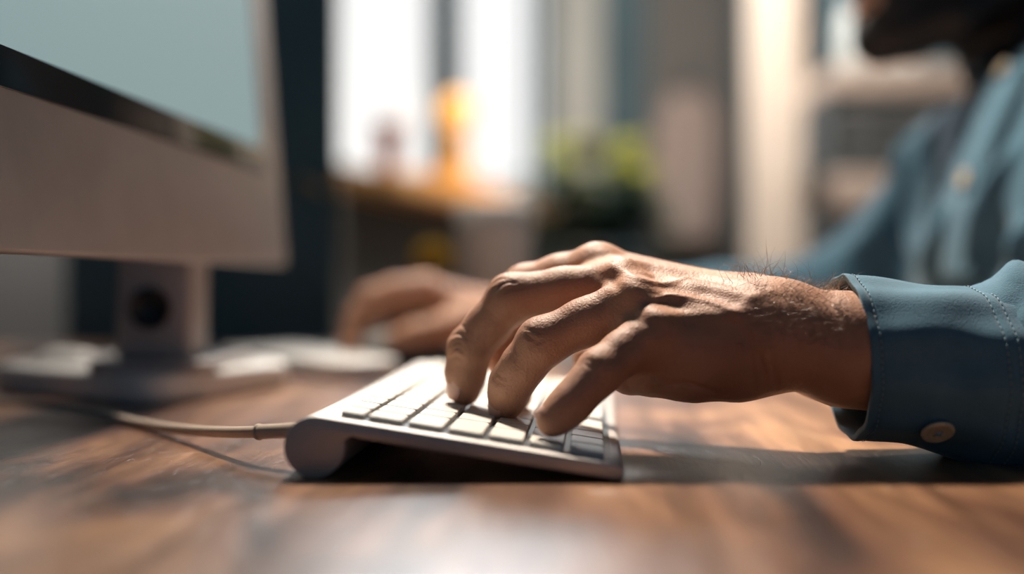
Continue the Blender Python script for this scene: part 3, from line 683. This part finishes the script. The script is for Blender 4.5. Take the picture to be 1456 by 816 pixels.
def core(p):
    d = ell(p, np.array([.49, .87, TZ + .05]), (.09, .15, .22))
    d = smin(d, chain(p, [((.45, .92, TZ + .19), .055), ((.425, 1.05, TZ + .165), .042), ((.375, 1.085, TZ + .098), .036), ((.305, 1.09, TZ + .050), .030), ((.13, 1.04, TZ + .040), .022)]), .03)
    d = smin(d, chain(p, [((.47, .88, TZ + .19), .055), ((.55, .68, TZ + .16), .045), ((.40, .50, TZ + .045), .034), ((.25, .487, TZ + .038), .024)]), .03)
    return smin(d, ell(p, np.array([.52, .86, TZ - .18]), (.10, .15, .16)), .05)
V, Q = surfnet(head, (.26, .82, TZ + .06), (.56, 1.12, TZ + .53), .0032)
bodyV.append(V); bodyQ.append(Q + off); off += len(V)
V, Q = surfnet(core, (.08, .40, TZ - .36), (.68, 1.18, TZ + .30), .009, 1)
bodyV.append(V); bodyQ.append(Q + off); off += len(V)
body = fast_mesh('body', np.concatenate(bodyV), np.concatenate(bodyQ), M['skin']); child(body, man)
# hair and beard: shells grown over the head
def grown(name, f, lo, hi, h, amp):
    V, Q = surfnet(f, lo, hi, h, 1); N = grad(f, V); V = V + N * (amp * (vnoise(V, 500, 5) + vnoise(V, 1100, 6)))[:, None].astype(np.float32)
    o = fast_mesh(name, V, Q, M['hair']); return child(o, man)
def hairf(p):
    d = ell(p, H(-.028, 0, .047), (.103, .084, .100), HR)
    q = (p - HC.astype(np.float32)) @ HR.astype(np.float32)
    return smax(d, -(.012 + q[:, 2] * 1.0 + np.maximum(-q[:, 0], -.03) * 1.6 - .03) * .5, .01)
grown('hair', hairf, (.27, .87, TZ + .27), (.55, 1.10, TZ + .54), .004, .0012)
def beardf(p):
    d = head(p) - .0045
    q = (p - HC.astype(np.float32)) @ HR.astype(np.float32)
    cut = smax(smax(q[:, 2] + .042 - .0 + np.maximum(0, .03 - q[:, 0]) * -.55, -(q[:, 2] + .125), .01), -(q[:, 0] + .028), .01)
    mouth = ell(p, H(.100, 0, -.062), (.022, .030, .014), HR)
    return smax(smax(d, cut, .006), -mouth, .005)
grown('beard', beardf, (.28, .88, TZ + .22), (.46, 1.09, TZ + .36), .0028, .0009)
em = mat('eye_white', (.6, .58, .55), rough=.15)
for s in (-1, 1): child(MB().lathe([(.0001, -.0127), (.006, -.011), (.0127, 0), (.006, .011), (.0001, .0127)], c=tuple(H(.0725, s * .031, .017)), n=20).build('eye', em, smooth=True), man)

# --- fingernails
def nail(c, d, up, L, W):
    c = np.array(c); d = np.array(d, float); d /= np.linalg.norm(d); up = np.array(up, float); up -= d * (up @ d); up /= np.linalg.norm(up); s = np.cross(d, up); rows = []
    for j in range(9):
        t = j / 8; w_ = W * (.80 + .2 * math.sin(math.pi * min(t * .9 + .1, 1))) * (1 if t < .8 else 1 - (t - .8) * 1.2)
        rows.append([c + d * L * (t - .5) + s * w_ * math.sin(a) * .5 + up * (W * .5 * (math.cos(a) - 1) * .75 - .0006 * (2 * t - 1) ** 2) for a in np.linspace(-1.25, 1.25, 11)])
    mb = MB(); n = 11
    for r_ in rows: mb.v += [tuple(p) for p in r_]
    for j in range(8):
        for k in range(10): a = j * n + k; mb.f.append((a, a + 1, a + n + 1, a + n))
    o = mb.build('fingernail', M['nail'], smooth=True, mods=[('SOLIDIFY', dict(thickness=.0005, offset=0))]); return child(o, man)
def finger_nail(chn, up, L=.0115, W=.0118, sgn=.95):
    a, ra = chn[-2]; b, rb = chn[-1]; up = np.array(up, float); d = b - a; d /= np.linalg.norm(d); up -= d * (up @ d); up /= np.linalg.norm(up)
    nail((a + b) / 2 + d * .0012 + up * ((ra + rb) / 2 * 1.09), d, up, L, W)
finger_nail(MID, (-.85, -.55, .15), .0120, .0125); finger_nail(RIN, (-.85, -.5, .1), .0110, .0115); finger_nail(PIN, (-.8, .1, 1), .0090, .0095); finger_nail(IND, (-1, 0, .4))

# --- arm hair on the wrist
rg = random.Random(11); cu = bpy.data.curves.new('arm_hair', 'CURVE'); cu.dimensions = '3D'; cu.bevel_depth = .00009; cu.bevel_resolution = 1
pix = []
for k in range(240):
    t = rg.random(); px = 1040 + 155 * t; py = 404 + (rg.random() ** 1.4) * 90; pix.append((px, py))
hp, ok = ray_hit(fa, pix, .40, .60); hn = grad(fa, hp.astype(np.float32))
roots = [(p, n, .004 + .004 * rg.random(), 0) for p, n, k in zip(hp, hn, ok) if k]
for k in range(150):
    px = 1005 + 190 * rg.random() ** .8; p = np.array([(px - 728) / F * .484, .466 + .034 * rg.random(), TZ + .12], np.float32)
    for _ in range(60): p[2] -= max(float(fa(p[None].astype(np.float32))[0]), 0) * .9
    if px > 1040 or rg.random() < .25: roots.append((p, grad(fa, p[None])[0], .006 + .007 * rg.random() + (.008 if rg.random() < .06 else 0), 1))
for p, n, L, up in roots:
    lift = (.15 + .25 * rg.random()) if not up else (.25 + .6 * rg.random())
    d = n * lift + np.array([.55 - 1.1 * rg.random() * up, -.15 + .3 * rg.random(), .25 * rg.random() - (.15 * (1 - up))]); d /= np.linalg.norm(d)
    ax = np.array([rg.gauss(0, .5), -1 + rg.gauss(0, .5), rg.gauss(0, .5)]); ax /= np.linalg.norm(ax); cv = rg.gauss(0, 2.2 if up else 1.2)
    sp = cu.splines.new('POLY'); sp.points.add(9); q = np.array(p, float)
    for j in range(10):
        sp.points[j].co = (*q, 1); sp.points[j].radius = 1 - j / 12
        d = d + np.cross(ax, d) * cv * .16; d /= np.linalg.norm(d); q = q + d * L / 9
ah = bpy.data.objects.new('arm_hair', cu); cu.materials.append(M['armhair']); C.objects.link(ah); child(ah, man); ah['kind'] = 'stuff'

# --- shirt
def shirtf(p):
    s_ = np.array([-.25, .968, 0]); n_ = np.array([-.968, -.25, 0]); RR = np.stack([n_, s_, np.array([0, 0, 1.])], 1)
    d = ell(p, np.array([.472, .88, TZ + .06]), (.122, .205, .235), RR)
    d = smin(d, ell(p, np.array([.52, .87, TZ - .18]), (.135, .18, .20), RR), .06)
    d = smin(d, chain(p, [((.462, .925, TZ + .20), .062), ((.425, 1.045, TZ + .172), .062), ((.375, 1.085, TZ + .098), .055), ((.305, 1.09, TZ + .052), .046), ((.20, 1.065, TZ + .044), .040), ((.085, 1.02, TZ + .046), .036)], .02), .03)
    d = smin(d, chain(p, [((.475, .87, TZ + .20), .062), ((.545, .68, TZ + .165), .062), ((.47, .58, TZ + .095), .055), ((.395, .505, TZ + .052), .048), ((.30, .490, TZ + .045), .043), ((.222, .487, TZ + .0390), .0345), ((.205, .486, TZ + .0380), .0320)], .02), .03)
    dn = chain(p, [((.475, .92, TZ + .20), .061), ((.440, .945, TZ + .33), .066)], .02)         # neck opening
    return smax(d, -dn, .012)
V, Q = surfnet(shirtf, (.05, .40, TZ - .38), (.70, 1.20, TZ + .32), .0042, 1)
N = grad(shirtf, V)
FO = [([(1352, 285), (1345, 330), (1330, 370), (1322, 400)], 0.0152, .010), ([(1440, 215), (1412, 270), (1390, 330), (1375, 395)], 0.0133, .008), ([(1456, 318), (1448, 350), (1445, 395)], 0.0114, .007),
      ([(1325, 190), (1308, 240), (1300, 300), (1302, 370)], 0.0133, .010), ([(1335, 250), (1322, 310), (1318, 380)], -0.0152, .008), ([(1375, 300), (1362, 350), (1350, 395)], -0.0133, .008), ([(1425, 320), (1415, 350), (1405, 395)], -0.0133, .009),
      ([(1292, 250), (1286, 300), (1288, 380)], -0.0190, .010), ([(1262, 280), (1240, 330), (1200, 370)], 0.0095, .012), ([(1300, 150), (1290, 200), (1268, 250)], 0.0076, .010),
      ([(1380, 130), (1372, 180), (1365, 250)], -0.0076, .006), ([(1456, 560), (1440, 600), (1436, 650)], -0.0030, .004), ([(1450, 425), (1446, 500), (1450, 580)], 0.0020, .004), ([(1456, 415), (1440, 440), (1432, 480)], -0.0030, .004)]
V = marks(shirtf, V, N, FO, .40, 1.3)
V = (V + N * (.0014 * vnoise(V * np.array([1, 1, .35], np.float32), 70, 9) + .0007 * vnoise(V, 170, 10))[:, None]).astype(np.float32)
V[:, 2] = np.where((V[:, 0] < .375) & (V[:, 2] < TZ + .0015), TZ + .0015, V[:, 2]) if True else V[:, 2]
shirt = fast_mesh('shirt', V, Q, M['shirt']); child(shirt, man)
def sub(o): return child(o, shirt)
# cuff: open tube with rolled edge, overlapping flap, stitch rows
def cuff_ring(t, grow=0.0):
    # t 0 opening .. 1 joint with the sleeve
    top = np.array([1195 + 232 * t, 391 + 24 * t]); bot = np.array([1207 + 222 * t, 622 + 62 * t - 14 * math.sin(math.pi * t)])
    d = .484; c = (top + bot) / 2; ctr = P(c[0], c[1], d); tp = P(top[0], top[1], d); bt = P(bot[0], bot[1], d); hv = (tp - bt) / 2; rad = np.linalg.norm(hv); hv /= rad; pts = []
    dep = .037 + .004 * t
    for j in range(96):
        a = 2 * math.pi * j / 96; ca, sa = math.cos(a), math.sin(a); ex = 2.05
        k = (abs(ca) ** ex + abs(sa) ** ex) ** (-1 / ex)
        wr = .0009 * math.sin(5 * a + 9 * t) * math.sin(math.pi * t) + .0006 * math.sin(11 * a + 3 * t)
        pts.append(ctr + hv * (ca * k * (rad + grow) + wr * ca) + np.array([0, -1, 0]) * (sa * k * (dep + grow) + wr * sa))
    return pts
ts = [0, .006, .012, .03, .055, .06, .065, .09] + list(np.linspace(.12, .74, 22)) + [.765, .775, .78, .785, .80, .83, .845, .85, .855, .88, .92, .96, 1.0]
st_ = lambda t: -.0006 * math.exp(-((t - .060) / .004) ** 2) - .0006 * math.exp(-((t - .78) / .004) ** 2) - .0006 * math.exp(-((t - .85) / .004) ** 2) - (.0012 if t > .86 else 0)
rings = [cuff_ring(t, (.0004 if .004 < t < .05 else 0) + st_(t)) for t in ts]
inner = [cuff_ring(t, -.0022) for t in reversed(ts)]
mb = MB(); mb.loft(rings + inner + [rings[0]], cap=False)
cuff = mb.build('cuff', M['shirt'], smooth=True); sub(cuff)
# stitching threads round the cuff
for t0 in (.060, .78, .85):
    r0 = cuff_ring(t0, .0001); mb = MB()
    r0 = r0 + [r0[0]]; dense = catmull(r0, 6)
    for k in range(0, len(dense) - 4, 7): mb.tube(dense[k:k + 5], .00022, 5)
    sub(mb.build('stitching', M['thread'], smooth=True))
def button(c, n, r, name='button', par=shirt):
    n = np.array(n, float); n /= np.linalg.norm(n); q = Vector(n).to_track_quat('Z', 'Y').to_matrix(); q = np.array(q)
    mb = MB(); mb.lathe([(r * .75, -.0008), (r, 0), (r * .98, .0009), (r * .85, .0014), (r * .72, .0010), (.0002, .0009)], n=32)
    mb.v = [tuple(np.array(c) + q @ np.array(v)) for v in mb.v]; o = mb.build(name, M['button'], smooth=True); sub(o)
    th = MB()
    for dx, dy in ((1, 1), (-1, 1)):
        th.tube([np.array(c) + q @ np.array((dx * r * .22, dy * r * .22, .0009)), np.array(c) + q @ np.array((0, 0, .0016)), np.array(c) + q @ np.array((-dx * r * .22, -dy * r * .22, .0009))], .0004, 6)
    o2 = th.build('button_thread', M['thread'], smooth=True); sub(o2)
cr = np.array(cuff_ring(.40)); j = int(96 * .372)
c0 = cr[j]; n0 = np.cross(cr[(j + 1) % 96] - cr[j - 1], np.array([1., 0, 0])); n0 *= np.sign(n0 @ (c0 - cr.mean(0)))
button(c0 + n0 / np.linalg.norm(n0) * .0012, n0, .0066)
hp, ok = ray_hit(shirtf, [(1383, 257), (1437, 105), (1330, 395)], .6, 1.3); hn = grad(shirtf, hp.astype(np.float32))
for k in (0, 1): button(hp[k] + hn[k] * .008, hn[k], .0068)
# placket strip and collar
pl_px = catmull([(1448, 95, 0), (1425, 150, 0), (1400, 210, 0), (1382, 262, 0), (1372, 330, 0), (1368, 400, 0)], 6)
hl, _ = ray_hit(shirtf, [(q[0] - 22, q[1]) for q in pl_px], .6, 1.3); hr_, _ = ray_hit(shirtf, [(q[0] + 22, q[1]) for q in pl_px], .6, 1.3)
mb = MB(); rr = []
for a, b in zip(hl, hr_):
    row = []
    for k in range(9):
        t = k / 8; p = a + (b - a) * t; g = grad(shirtf, p[None].astype(np.float32))[0]; p = p - g * float(shirtf(p[None].astype(np.float32))[0]); row.append(p + g * (.0050 + .0008 * math.sin(math.pi * t)))
    rr.append(row)
for r_ in rr: mb.v += [tuple(p) for p in r_]
for j in range(len(rr) - 1):
    for k in range(8): a = j * 9 + k; mb.f.append((a, a + 1, a + 10, a + 9))
sub(mb.build('placket', M['shirt'], smooth=True, mods=[('SOLIDIFY', dict(thickness=.0018, offset=1))]))
mb = MB(); NC = 48; prof_c = [(.060, .0), (.063, .022), (.066, .036), (.070, .037), (.076, .020), (.086, .0), (.088, -.004)]
rows = []
for j in range(NC + 1):
    a = -2.75 + 5.5 * j / NC      # opening at the front of the throat
    dirv = np.array([math.cos(a + .25) , math.sin(a + .25), 0]); tipf = max(0, abs(a) - 2.2)
    base = np.array([.462, .93, TZ + .235]) + dirv * 0 + np.array([0, 0, .012 * math.cos(a)])
    rows.append([base + dirv * (r_ + tipf * .02 * (i > 3)) + np.array([0, 0, z - tipf * .05 * (i > 3)]) for i, (r_, z) in enumerate(prof_c)])
for r_ in rows: mb.v += [tuple(p) for p in r_]
n = len(prof_c)
for j in range(NC):
    for k in range(n - 1): a = j * n + k; mb.f.append((a, a + 1, a + n + 1, a + n))
sub(mb.build('collar', M['shirt'], smooth=True, mods=[('SOLIDIFY', dict(thickness=.002, offset=0)), ('SUBSURF', dict(levels=1, render_levels=1))]))

# ------------------------------------------------------------------ the mouse under the far hand
mc = P(545, 505, .975); ms = empty('computer_mouse', (mc[0], .975, TZ), 'dark mouse with a pale grey top under the far hand', 'mouse')
f1 = lambda p: smax(ell(p, T(mc[0] + .012, .985, .006), (.052, .030, .020)), -(p[:, 2] - TZ - .0008), .002)
V, Q = surfnet(f1, T(mc[0] - .06, .94, -.004), T(mc[0] + .08, 1.03, .04), .0022); child(fast_mesh('mouse_base', V, Q, M['black']), ms)
f2 = lambda p: smax(ell(p, T(mc[0] + .010, .983, .012), (.046, .027, .024)), -(p[:, 2] - TZ - .013), .002)
V, Q = surfnet(f2, T(mc[0] - .06, .94, .004), T(mc[0] + .08, 1.03, .05), .0022); child(fast_mesh('top_shell', V, Q, M['paleg']), ms)
